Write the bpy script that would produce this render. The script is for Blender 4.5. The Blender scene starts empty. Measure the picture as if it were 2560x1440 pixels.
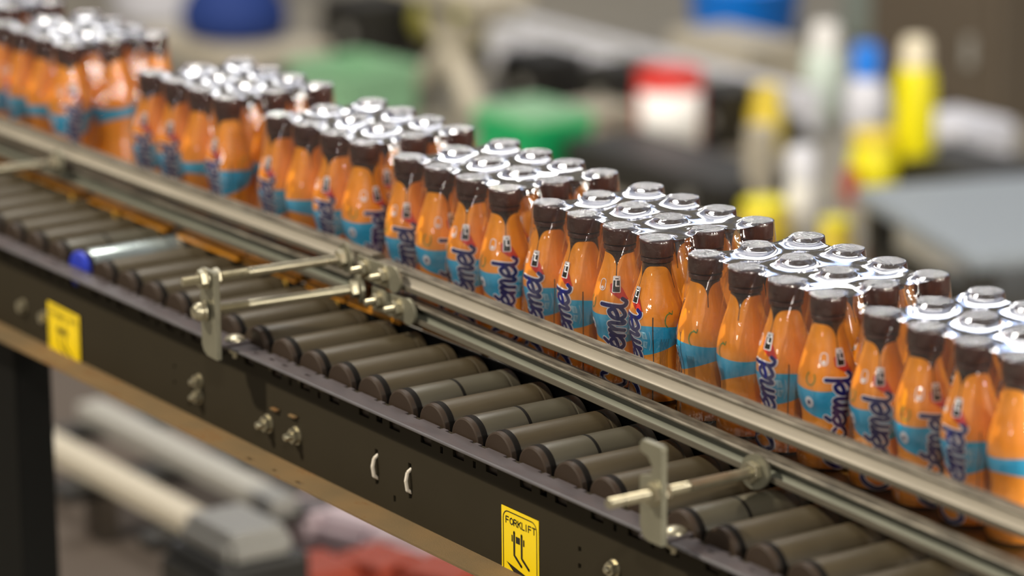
import bpy, bmesh, math, random
from mathutils import Vector, Matrix
random.seed(7)
R = math.radians
C = bpy.context.scene.collection
S = bpy.context.scene

# ------------------------------------------------------------------ camera
CAMP = Vector((3.03136, -1.97385, 0.82343))
CR = Vector((0.55667772, 0.83068106, -0.00888262))
CU = Vector((-0.20499906, 0.14772551, 0.96754977))
CF = Vector((-0.80503746, 0.53679247, -0.25252434))
FPX = 8800.4
cam_d = bpy.data.cameras.new('camera'); cam = bpy.data.objects.new('camera', cam_d); C.objects.link(cam)
m = Matrix((CR, CU, -CF)).transposed().to_4x4(); m.translation = CAMP
cam.matrix_world = m
cam_d.sensor_width = 36; cam_d.lens = FPX / 2560 * 36
cam_d.clip_start = .1; cam_d.clip_end = 100
cam_d.dof.use_dof = True; cam_d.dof.focus_distance = 3.45; cam_d.dof.aperture_fstop = 2.6
S.camera = cam
S.view_settings.view_transform = 'Standard'; S.view_settings.look = 'None'
S.view_settings.gamma = 1; S.view_settings.exposure = 0.0
FLOOR = -1.0

def ray(px, py): return CF + CR * ((px - 1280) / FPX) - CU * ((py - 720) / FPX)
def at(px, py, D): return CAMP + ray(px, py) * D
def on_floor(px, py, z=FLOOR):
    d = ray(px, py); return CAMP + d * ((z - CAMP.z) / d.z)
def scale_at(p): return (p - CAMP).dot(CF) / FPX         # metres per pixel

# ------------------------------------------------------------------ world and lamps
w = bpy.data.worlds.new('hall_ambient'); S.world = w; w.use_nodes = True
nt = w.node_tree; bg = nt.nodes['Background']
tc = nt.nodes.new('ShaderNodeTexCoord'); sx = nt.nodes.new('ShaderNodeSeparateXYZ')
nt.links.new(tc.outputs['Generated'], sx.inputs[0])
rp = nt.nodes.new('ShaderNodeValToRGB'); nt.links.new(sx.outputs['Z'], rp.inputs[0])
el = rp.color_ramp.elements
el[0].position = 0.0; el[0].color = (.03, .027, .022, 1)
el[1].position = 1.0; el[1].color = (.26, .25, .22, 1)
for p_, c_ in ((.06, (.10, .095, .08, 1)), (.22, (.60, .57, .52, 1)), (.6, (.60, .60, .62, 1))):
    e_ = el.new(p_); e_.color = c_
nz = nt.nodes.new('ShaderNodeTexNoise'); nz.inputs['Scale'].default_value = 3.2; nz.inputs['Detail'].default_value = 3     # clutter of the hall
mp_ = nt.nodes.new('ShaderNodeMapping'); mp_.inputs['Scale'].default_value = (1, 1, 2.6)
nt.links.new(tc.outputs['Generated'], mp_.inputs[0]); nt.links.new(mp_.outputs[0], nz.inputs['Vector'])
r2 = nt.nodes.new('ShaderNodeValToRGB'); nt.links.new(nz.outputs['Fac'], r2.inputs[0])
e2 = r2.color_ramp.elements; e2[0].position = .40; e2[0].color = (.22, .21, .20, 1); e2[1].position = .70; e2[1].color = (2.9, 2.9, 3.0, 1)
e3 = e2.new(.52); e3.color = (.62, .62, .66, 1); e3 = e2.new(.60); e3.color = (1.0, 1.15, 1.5, 1)
mx_ = nt.nodes.new('ShaderNodeMix'); mx_.data_type = 'RGBA'; mx_.blend_type = 'MULTIPLY'; mx_.inputs[0].default_value = 1; mx_.clamp_result = False
nt.links.new(rp.outputs[0], mx_.inputs[6]); nt.links.new(r2.outputs[0], mx_.inputs[7])
nt.links.new(mx_.outputs[2], bg.inputs[0]); bg.inputs[1].default_value = .62

def area(name, loc, target, power, sx_, sy_=None, col=(1, .93, .82), shape=None):
    l = bpy.data.lights.new(name, 'AREA'); l.energy = power; l.color = col
    l.shape = shape or ('RECTANGLE' if sy_ else 'DISK'); l.size = sx_
    if sy_: l.size_y = sy_
    o = bpy.data.objects.new(name, l); C.objects.link(o); o.location = loc
    o.rotation_euler = (Vector(target) - Vector(loc)).to_track_quat('-Z', 'Y').to_euler()
    return o
area('key_lamp', (-2.9, -4.9, 6.2), (0, 0, -.1), 900, .35, col=(1, .90, .74))
area('front_lamp', (6.5, -4.0, 4.6), (.2, 0, -.1), 230, .5, col=(1, .92, .80))
for ex in (.10, .24, .40):                                 # rows of hall lamps far down the hall
    for ay in (-.6, 2.0, 4.6):
        area('hall_lamp', (8.2 - .25 * abs(ay), ay, 8 * ex), (.2, 0, -.1), 80, .55, col=(1, .93, .80))
for i, (x, y, z, pw) in enumerate(((-7.5, 4.2, 3.3, 170), (-6.0, 6.5, 4.2, 170), (-4.0, 3.0, 4.8, 200), (-9.0, 8.0, 4.0, 200))):
    area('tube_lamp', (x, y, z), (.2, 0, 0), pw * .12, 2.6, .16, col=(1, .98, .92))
area('daylight_window', (-4.2, 5.2, 2.2), (.2, 0, 0), 7, 2.2, .8, col=(.50, .66, 1))
area('added_rail_fill', (2.6, -7.5, 1.5), (.2, 0, -.1), 22, .5, col=(1, .92, .80))  # unseen fill light, added to brighten the inner faces of the rails
area('rear_hall_lamp', (-2.5, .5, 4.2), (-3.6, 2.8, -1), 160, 1.2, col=(1, .95, .86))

# ------------------------------------------------------------------ materials
class NT:
    """tiny helper for node arithmetic"""
    def __init__(s, nt): s.nt = nt
    def v(s, op, a, b=0.0, c=None):
        n = s.nt.nodes.new('ShaderNodeMath'); n.operation = op
        for i, x in enumerate((a, b, c)):
            if x is None: continue
            if isinstance(x, (int, float)): n.inputs[i].default_value = x
            else: s.nt.links.new(x, n.inputs[i])
        return n.outputs[0]
    def mix(s, f, a, b):
        n = s.nt.nodes.new('ShaderNodeMix'); n.data_type = 'RGBA'
        for i, x in ((0, f), (6, a), (7, b)):
            if isinstance(x, (int, float)): n.inputs[i].default_value = x
            elif isinstance(x, tuple): n.inputs[i].default_value = (*x[:3], 1)
            else: s.nt.links.new(x, n.inputs[i])
        return n.outputs[2]
    def noise(s, scale, detail=3, coord='Object', vec=None, rough=.55):
        n = s.nt.nodes.new('ShaderNodeTexNoise'); n.inputs['Scale'].default_value = scale
        n.inputs['Detail'].default_value = detail; n.inputs['Roughness'].default_value = rough
        t = s.nt.nodes.new('ShaderNodeTexCoord'); mp = s.nt.nodes.new('ShaderNodeMapping')
        s.nt.links.new(t.outputs[coord], mp.inputs[0]); s.nt.links.new(mp.outputs[0], n.inputs['Vector'])
        if vec: mp.inputs['Scale'].default_value = vec
        return n.outputs['Fac']

def new_mat(name):
    mt = bpy.data.materials.new(name); mt.use_nodes = True
    return mt, mt.node_tree.nodes['Principled BSDF'], NT(mt.node_tree)
def mat(name, col, rough=.5, metal=0., var=0., vscale=30, vvec=None, bump=0., bscale=200, col2=None, spec=.5, coat=0., bvec=None):
    mt, b, h = new_mat(name)
    b.inputs['Base Color'].default_value = (*col, 1); b.inputs['Roughness'].default_value = rough
    b.inputs['Metallic'].default_value = metal; b.inputs['Specular IOR Level'].default_value = spec
    b.inputs['Coat Weight'].default_value = coat; b.inputs['Coat Roughness'].default_value = .08
    if var or col2:
        n = h.noise(vscale, 5, vec=vvec)
        n2 = h.v('SMOOTH_MIN', 1.0, h.v('MAXIMUM', 0.0, h.v('MULTIPLY_ADD', n, 2.6, -.8)), .1) if col2 else n
        c2 = col2 or tuple(max(0, x * (1 - var)) for x in col); c1 = col if col2 else tuple(min(1, x * (1 + var)) for x in col)
        mt.node_tree.links.new(h.mix(n2, c2, c1), b.inputs['Base Color'])
        mt.node_tree.links.new(h.v('MULTIPLY_ADD', n, .3, rough - .15), b.inputs['Roughness'])
    if bump:
        n = h.noise(bscale, 4, vec=bvec); bp = mt.node_tree.nodes.new('ShaderNodeBump')
        bp.inputs['Strength'].default_value = bump; bp.inputs['Distance'].default_value = .001
        mt.node_tree.links.new(n, bp.inputs['Height']); mt.node_tree.links.new(bp.outputs[0], b.inputs['Normal'])
    return mt
def srgb(r, g, b):
    f = lambda c: (c / 255 / 12.92) if c <= 10 else (((c / 255) + .055) / 1.055) ** 2.4
    return (f(r), f(g), f(b))

M = {}
M['cap'] = mat('brown_cap_plastic', (.045, .009, .0045), .28, coat=.25)
M['glass'] = mat('brown_bottle_glass', (.022, .009, .005), .22)
M['navy'] = mat('navy_print', (.004, .008, .13), .4)
M['white'] = mat('white_print', (.82, .82, .86), .4)
M['red'] = mat('red_print', (.55, .03, .02), .4)
M['black'] = mat('black_print', (.012, .01, .008), .4)
M['pale_blue'] = mat('pale_blue_print', (.32, .62, .78), .4)
M['green_print'] = mat('green_print', (.12, .25, .06), .4)
M['faint'] = mat('faint_orange_print', (.42, .12, .01), .4)
M['channel'] = mat('dark_painted_steel', (.031, .0255, .016), .6, spec=.06, var=.12, vscale=14, bump=.03, bscale=900)
M['channel_top'] = mat('worn_painted_steel', (.062, .052, .054), .38, spec=.4, var=.22, vscale=16, vvec=(1, 4, 1))
M['channel_lip'] = mat('highlight_steel_edge', (.085, .08, .085), .4, spec=.4, var=.2, vscale=30)  # lighter than the flange: the lip's highlight is put into the colour
M['dusty'] = mat('dusty_lit_painted_steel', (.20, .125, .055), .8, spec=.15, col2=(.14, .10, .052), vscale=9, bump=.5, bscale=700)  # tan from dust, with light from above also put into the colour
def rusty(m_):
    n = m_.node_tree; h = NT(n); b = n.nodes['Principled BSDF']; src = b.inputs['Base Color'].links[0].from_socket
    k_ = h.v('MULTIPLY', h.v('GREATER_THAN', h.noise(420, 2), .56), h.v('GREATER_THAN', h.noise(9, 4, vec=(1, 2, 1)), .56))
    n.links.new(h.mix(h.v('MULTIPLY', k_, .75), src, (.16, .060, .012)), b.inputs['Base Color'])
rusty(M['dusty'])
M['galv'] = mat('galvanised_steel', (.27, .25, .20), .33, metal=.85, var=.22, vscale=60, vvec=(.25, 2.5, 2.5), bump=.12, bscale=160, bvec=(.15, 3, 3))
M['galv_worn'] = mat('scuffed_galvanised_steel', (.22, .195, .15), .5, metal=.35, col2=(.055, .050, .038), vscale=90, vvec=(.28, 1.6, 1.6), bump=.35, bscale=260, bvec=(.3, 1, 1))
M['lip'] = mat('dull_rail_lip', (.13, .115, .085), .5, metal=.3, var=.25, vscale=60, vvec=(.25, 2, 2))
M['galv_green'] = mat('dull_galvanised_steel', (.17, .175, .135), .45, metal=.2, var=.18, vscale=50, vvec=(.3, 2, 2))
M['zinc'] = mat('zinc_plated_steel', (.36, .33, .24), .32, metal=.8, var=.2, vscale=70)
M['zinc_plate'] = mat('zinc_plated_bracket', (.24, .23, .17), .42, metal=.6, var=.15, vscale=50)
M['roller'] = mat('grey_roller_rubber', (.052, .040, .022), .46, spec=.3, var=.20, vscale=26, vvec=(1, .5, 1), bump=.15, bscale=300, bvec=(1, .2, 1))
M['roller_pale'] = mat('grey_green_roller_rubber', (.060, .053, .036), .4, spec=.35, var=.18, vscale=26, vvec=(1, .5, 1))
M['roller_steel'] = mat('polished_roller_steel', (.40, .46, .46), .25, metal=.7, var=.15, vscale=24)
M['ring'] = mat('black_groove_rubber', (.005, .004, .003), .6, spec=.15)
M['end_cap'] = mat('brown_plastic_end_cap', (.034, .022, .014), .5, spec=.3, var=.15)
M['blue_cap'] = mat('blue_plastic_end_cap', (.02, .04, .42), .35)
M['belt'] = mat('amber_belt_plastic', (.10, .045, .005), .4, var=.2)
M['link'] = mat('orange_belt_link_plastic', (.55, .22, .012), .4, var=.15)
M['tab'] = mat('yellow_guide_plastic', (.50, .30, .05), .45)
M['shade'] = mat('black_machine_steel', (.004, .004, .0035), .6, spec=.1)
M['sticker'] = mat('yellow_sticker_vinyl', (.86, .62, .004), .4, var=.04)
M['ink'] = mat('black_sticker_ink', (.012, .01, .006), .5)
M['tie'] = mat('white_cable_tie', (.72, .66, .56), .45)

# shrink film -------------------------------------------------------
def film_mat(name, fac, bump, bscale, rough, haze, low=0.0):
    mt = bpy.data.materials.new(name); mt.use_nodes = True; n = mt.node_tree; n.nodes.clear(); h = NT(n)
    out = n.nodes.new('ShaderNodeOutputMaterial'); tr = n.nodes.new('ShaderNodeBsdfTransparent')
    gl = n.nodes.new('ShaderNodeBsdfGlossy'); gl.inputs['Roughness'].default_value = rough
    gl.inputs['Color'].default_value = (.97, .97, 1, 1)
    df = n.nodes.new('ShaderNodeBsdfDiffuse'); df.inputs['Color'].default_value = (.8, .78, .76, 1)
    fr = n.nodes.new('ShaderNodeFresnel'); fr.inputs['IOR'].default_value = 1.5
    bp = n.nodes.new('ShaderNodeBump'); bp.inputs['Strength'].default_value = bump; bp.inputs['Distance'].default_value = .004 if bscale > 300 else .002
    n.links.new(h.noise(bscale, 3), bp.inputs['Height'])
    n.links.new(bp.outputs[0], gl.inputs['Normal'])
    m1 = n.nodes.new('ShaderNodeMixShader'); m2 = n.nodes.new('ShaderNodeMixShader')
    m1.inputs[0].default_value = haze
    n.links.new(tr.outputs[0], m1.inputs[1]); n.links.new(df.outputs[0], m1.inputs[2])
    n.links.new(h.v('MAXIMUM', low, h.v('MINIMUM', .97, h.v('MULTIPLY', fr.outputs[0], fac))), m2.inputs[0])
    n.links.new(m1.outputs[0], m2.inputs[1]); n.links.new(gl.outputs[0], m2.inputs[2])
    n.links.new(m2.outputs[0], out.inputs[0]); return mt
M['film'] = film_mat('clear_shrink_film', .65, .3, 75, .018, .018, .065)
M['film_top'] = film_mat('taut_shrink_film', 4.2, .08, 30, .06, .05, .30)
M['film_crinkle'] = film_mat('crinkled_shrink_film', 3.8, 1.0, 330, .05, .08, .30)

# printed sleeve: petals, blue swoosh, seam, in the bottle's own coordinates
def sleeve_mat():
    mt, b, h = new_mat('printed_sleeve'); n = mt.node_tree
    t = n.nodes.new('ShaderNodeTexCoord'); s = n.nodes.new('ShaderNodeSeparateXYZ'); n.links.new(t.outputs['Object'], s.inputs[0])
    X, Y, Z = s.outputs
    z = h.v('SUBTRACT', Z, HB)                              # height measured down from the cap top
    th = h.v('ARCTAN2', Y, X)                               # -pi..pi
    per = 2 * math.pi / 3
    f = h.v('FLOORED_MODULO', h.v('DIVIDE', th, per), 1.0)      # 0..1 across a petal
    tn = h.v('ABSOLUTE', h.v('MULTIPLY_ADD', f, 2.0, -1.0))
    ztop = h.v('MULTIPLY_ADD', h.v('SUBTRACT', 1.0, h.v('SQRT', h.v('MAXIMUM', 0.0, h.v('SUBTRACT', 1.0, h.v('POWER', tn, 3.6))))), -.017, -.0255)
    petal = h.v('LESS_THAN', z, ztop)
    line = h.v('MULTIPLY', h.v('GREATER_THAN', tn, .975), h.v('GREATER_THAN', z, -.048))
    petal = h.v('MULTIPLY', petal, h.v('SUBTRACT', 1.0, line))
    cs = h.v('COSINE', th)
    bt = h.v('MULTIPLY_ADD', h.v('SINE', h.v('MULTIPLY', th, 2.0)), .0015, -.0845)
    bb = h.v('MULTIPLY_ADD', cs, -.0085, -.1065)
    blue = h.v('MULTIPLY', h.v('LESS_THAN', z, bt), h.v('GREATER_THAN', z, bb))
    seam = h.v('MULTIPLY', h.v('LESS_THAN', h.v('ABSOLUTE', h.v('SUBTRACT', th, R(52))), R(1.3)), h.v('LESS_THAN', z, -.074))
    nz = h.noise(40, 3)
    org = h.mix(nz, (.84, .285, .006), (.92, .34, .010))
    c1 = h.mix(petal, (.026, .011, .006), org)
    c2 = h.mix(blue, c1, (.0, .40, .70))
    c3 = h.mix(seam, c2, (.03, .012, .006))
    n.links.new(c3, b.inputs['Base Color']); b.inputs['Roughness'].default_value = .42
    b.inputs['Coat Weight'].default_value = 1.0; b.inputs['Coat Roughness'].default_value = .03
    return mt

# ------------------------------------------------------------------ mesh helpers
class MB:
    def __init__(s): s.v = []; s.f = []; s.m = []; s.k = 0
    def add(s, vs, fs, k=None):
        o = len(s.v); s.v += [tuple(v) for v in vs]; s.f += [tuple(i + o for i in f) for f in fs]
        s.m += [s.k if k is None else k] * len(fs)
    def box(s, c, d, rot=None, k=None):
        vs = [Vector((x * d[0] / 2, y * d[1] / 2, z * d[2] / 2)) for x in (-1, 1) for y in (-1, 1) for z in (-1, 1)]
        if rot: vs = [rot @ v for v in vs]
        vs = [v + Vector(c) for v in vs]
        s.add(vs, [(0, 1, 3, 2), (4, 6, 7, 5), (0, 4, 5, 1), (2, 3, 7, 6), (0, 2, 6, 4), (1, 5, 7, 3)], k)
    def cyl(s, a, b, r, n=20, r2=None, k=None, caps=True):
        a = Vector(a); b = Vector(b); ax = (b - a).normalized(); r2 = r if r2 is None else r2
        u = ax.orthogonal().normalized(); w_ = ax.cross(u)
        vs = []
        for p, rr in ((a, r), (b, r2)):
            for i in range(n):
                t = 2 * math.pi * i / n; vs.append(p + (u * math.cos(t) + w_ * math.sin(t)) * rr)
        fs = [(i, (i + 1) % n, n + (i + 1) % n, n + i) for i in range(n)]
        if caps: fs += [tuple(reversed(range(n))), tuple(range(n, 2 * n))]
        s.add(vs, fs, k)
    def lathe(s, prof, n=32, o=(0, 0, 0), axis='z', k=None, caps=True):
        vs = []
        for z, r in prof:
            for i in range(n):
                t = 2 * math.pi * i / n; p = (r * math.cos(t), r * math.sin(t), z)
                if axis == 'y': p = (r * math.cos(t), z, -r * math.sin(t))
                if axis == 'x': p = (z, r * math.cos(t), r * math.sin(t))
                vs.append((p[0] + o[0], p[1] + o[1], p[2] + o[2]))
        fs = [(j * n + i, j * n + (i + 1) % n, (j + 1) * n + (i + 1) % n, (j + 1) * n + i) for j in range(len(prof) - 1) for i in range(n)]
        if caps:
            fs.append(tuple(reversed(range(n)))); fs.append(tuple(range((len(prof) - 1) * n, len(prof) * n)))
        s.add(vs, fs, k)
    def prism(s, poly, fa, fb, k=None):
        n = len(poly); vs = [fa(p) for p in poly] + [fb(p) for p in poly]
        s.add(vs, [tuple(reversed(range(n))), tuple(range(n, 2 * n))] + [(i, (i + 1) % n, n + (i + 1) % n, n + i) for i in range(n)], k)
    def build(s, name, mats, parent=None, smooth=None, bevel=0, loc=None, fix=True, solid=0):
        me = bpy.data.meshes.new(name); me.from_pydata(s.v, [], s.f)
        for m_ in (mats if isinstance(mats, (list, tuple)) else [mats]): me.materials.append(m_)
        me.polygons.foreach_set('material_index', s.m)
        if fix:
            b = bmesh.new(); b.from_mesh(me); bmesh.ops.recalc_face_normals(b, faces=b.faces); b.to_mesh(me); b.free()
        if smooth is not None:
            me.polygons.foreach_set('use_smooth', [True] * len(me.polygons))
            me.set_sharp_from_angle(angle=R(smooth))
        me.update()
        o = bpy.data.objects.new(name, me); C.objects.link(o)
        if parent: o.parent = parent
        if loc: o.location = loc
        if solid:
            md = o.modifiers.new('sheet', 'SOLIDIFY'); md.thickness = solid; md.offset = 0
        if bevel:
            md = o.modifiers.new('bevel', 'BEVEL'); md.width = bevel; md.segments = 2; md.limit_method = 'ANGLE'
        return o
def tag(o, label=None, cat=None, group=None, kind=None):
    for k_, v_ in (('label', label), ('category', cat), ('group', group), ('kind', kind)):
        if v_: o[k_] = v_
    return o
def thing(name, loc, label, cat, rz=0, group=None):
    o = bpy.data.objects.new(name, None); o.empty_display_size = .02; C.objects.link(o)
    o.location = loc; o.rotation_euler = (0, 0, rz); return tag(o, label, cat, group)
def copy_tree(o, parent=None):
    c = o.copy(); C.objects.link(c); c.parent = parent
    for ch in list(KIDS.get(o.name, [])):
        copy_tree(bpy.data.objects[ch], c)
    return c
KIDS = {}
def register(root):
    KIDS.clear()
    for o in bpy.data.objects:
        if o.parent: KIDS.setdefault(o.parent.name, []).append(o.name)
ORD = ['first', 'second', 'third', 'fourth', 'fifth', 'sixth', 'seventh', 'eighth', 'ninth', 'tenth', 'eleventh', 'twelfth', 'thirteenth', 'fourteenth', 'fifteenth', 'sixteenth']
PI = math.pi

# ------------------------------------------------------------------ setting: floor and hall wall far behind
fm = mat('worn_factory_floor', (.21, .19, .155), .55, var=.16, vscale=1.2)
b = MB(); b.box((-3, 3, FLOOR - .05), (34, 34, .1)); tag(b.build('floor', fm), kind='structure')
wm = mat('beige_hall_wall', (.34, .32, .27), .7, var=.15, vscale=.8)
b = MB(); b.box((-13.0, 3, 1.5), (.2, 34, 5.0)); tag(b.build('wall_far', wm), kind='structure')

# ------------------------------------------------------------------ bottles
P = .062; HB = .163
PROF = [(-.163, .0215), (-.1615, .0250), (-.156, .0272), (-.148, .0270), (-.136, .0245), (-.126, .0228), (-.116, .0224), (-.106, .0236),
        (-.097, .0260), (-.089, .0272), (-.081, .0274), (-.071, .0263), (-.060, .0238), (-.050, .0207), (-.041, .0178), (-.034, .0158), (-.028, .0146), (-.022, .0140)]
def rad(z):
    if z <= PROF[0][0]: return PROF[0][1]
    for i in range(len(PROF) - 1):
        z0, r0 = PROF[i]; z1, r1 = PROF[i + 1]
        if z <= z1:
            t = (z - z0) / (z1 - z0)
            ra = PROF[max(i - 1, 0)]; rb = PROF[min(i + 2, len(PROF) - 1)]
            m0 = (r1 - ra[1]) / (z1 - ra[0]) * (z1 - z0) if z1 != ra[0] else 0
            m1 = (rb[1] - r0) / (rb[0] - z0) * (z1 - z0)
            return (2*t**3 - 3*t*t + 1) * r0 + (t**3 - 2*t*t + t) * m0 + (-2*t**3 + 3*t*t) * r1 + (t**3 - t*t) * m1
    return PROF[-1][1]
def on_bottle(th, z, off): r_ = rad(z) + off; return (r_ * math.cos(th), r_ * math.sin(th), z + HB)

def catmull(pts, n=7):
    if len(pts) < 3: return pts
    out = []
    for i in range(len(pts) - 1):
        p0 = pts[max(i - 1, 0)]; p1 = pts[i]; p2 = pts[i + 1]; p3 = pts[min(i + 2, len(pts) - 1)]
        for j in range(n):
            t = j / n
            out.append(tuple(.5 * (2*p1[k] + (p2[k]-p0[k])*t + (2*p0[k]-5*p1[k]+4*p2[k]-p3[k])*t*t + (3*p1[k]-p0[k]-3*p2[k]+p3[k])*t**3) for k in (0, 1)))
    out.append(pts[-1]); return out
def stroke(b, pts, wd, put, k, smooth=True, subdiv=None):
    """a brush stroke of width wd along pts, laid on a surface by put(a, b)"""
    ps = catmull(pts) if smooth else pts
    if not smooth:
        q = []
        for i in range(len(ps) - 1):
            for j in range(6): q.append(tuple(ps[i][c] + (ps[i+1][c] - ps[i][c]) * j / 6 for c in (0, 1)))
        ps = q + [ps[-1]]
    vs = []; n = len(ps)
    for i, p in enumerate(ps):
        a = ps[max(i - 1, 0)]; c = ps[min(i + 1, n - 1)]
        dx, dy = c[0] - a[0], c[1] - a[1]; L = math.hypot(dx, dy) or 1
        nx, ny = -dy / L * wd / 2, dx / L * wd / 2
        vs += [put(p[0] + nx, p[1] + ny), put(p[0], p[1]), put(p[0] - nx, p[1] - ny)]
    fs = []
    for i in range(n - 1):
        for j in (0, 1): fs.append((3*i + j, 3*i + j + 1, 3*i + j + 4, 3*i + j + 3))
    b.add(vs, fs, k)
    for p in (ps[0], ps[-1]):
        b.add([put(*p)] + [put(p[0] + wd/2 * math.cos(t * PI / 6), p[1] + wd/2 * math.sin(t * PI / 6)) for t in range(12)],
              [(0, 1 + t, 1 + (t + 1) % 12) for t in range(12)], k)
def fill(b, poly, put, k):
    """a filled star-shaped area, finely divided so that it follows the bottle"""
    cx = sum(p[0] for p in poly) / len(poly); cy = sum(p[1] for p in poly) / len(poly); q = []
    for i, p in enumerate(poly):
        c = poly[(i + 1) % len(poly)]; m_ = max(1, int(math.hypot(c[0] - p[0], c[1] - p[1]) / .002))
        q += [(p[0] + (c[0] - p[0]) * t / m_, p[1] + (c[1] - p[1]) * t / m_) for t in range(m_)]
    n = len(q); K = 5; vs = [put(cx, cy)]
    for kk in range(1, K + 1): vs += [put(cx + (p[0] - cx) * kk / K, cy + (p[1] - cy) * kk / K) for p in q]
    fs = [(0, 1 + i, 1 + (i + 1) % n) for i in range(n)]
    for kk in range(K - 1): fs += [(1 + kk*n + i, 1 + (kk+1)*n + i, 1 + (kk+1)*n + (i+1) % n, 1 + kk*n + (i+1) % n) for i in range(n)]
    b.add(vs, fs, k)

XH = .0150; ASC = .0232
def glyph(ch, x, w_, h):
    """strokes of one brush letter; x runs along the word, b is letter height"""
    sl = .10
    def q(*pts): return [(x + p[0] * w_ + p[1] * h * sl, p[1] * h) for p in pts]
    if ch in 'eE': s_ = [q((.12, .42), (.55, .50), (.88, .70), (.66, 1.0), (.25, .80), (.12, .35), (.42, .0), (.80, .08), (1.1, .32))]
    if ch == 'E': s_.append(q((.50, 1.22), (.72, 1.55)))
    if ch == 'm': s_ = [q((.0, .75), (.10, 1.0), (.12, .0)), q((.12, .55), (.32, 1.0), (.46, .85), (.46, .0)), q((.46, .55), (.68, 1.0), (.84, .85), (.84, .2), (.93, .0), (1.08, .22))]
    if ch == 'l': s_ = [q((.15, ASC / XH), (.18, .9), (.22, .22), (.5, -.05), (1.0, -.12), (1.35, .12))]
    if ch == 'c': s_ = [q((.88, .82), (.60, 1.0), (.22, .80), (.10, .40), (.40, .0), (.78, .06), (1.05, .3))]
    if ch == 'C': s_ = [q((.95, 1.2), (.75, 1.55), (.35, 1.35), (.05, .65), (.35, .0), (.8, .05), (1.1, .4))]
    return s_
def lettering():
    b = MB(); X0 = -.160
    word = [('C', .0145), ('E', .0115), ('c', .0110), ('E', .0125), ('m', .0185), ('e', .0125), ('l', .0070)]
    strokes = []; x = X0
    for ch, w_ in word:
        strokes += glyph(ch, x, w_, XH); x += w_ * 1.02
    bc = .0092
    def put(off): return lambda a, bb: on_bottle(-(bb - bc) / .0265, a, off)
    for s_ in strokes: stroke(b, s_, .0060, put(.00055), 0)
    for s_ in strokes: stroke(b, s_, .0038, put(.0010), 1)
    return b
def flat(th0, z0, off):
    """u to the right, v up, in metres, around (th0, z0) on the bottle"""
    return lambda u, v: on_bottle(th0 + u / max(rad(z0), .01), z0 + v, off)
def rrect(w_, h_, r_, n=4, cx=0, cy=0):
    out = []
    for sx_, sy_, a0 in ((1, 1, 0), (-1, 1, 90), (-1, -1, 180), (1, -1, 270)):
        for i in range(n + 1):
            a = R(a0 + 90 * i / n); out.append((cx + sx_ * (w_ / 2 - r_) + r_ * math.cos(a), cy + sy_ * (h_ / 2 - r_) + r_ * math.sin(a)))
    return out

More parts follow.
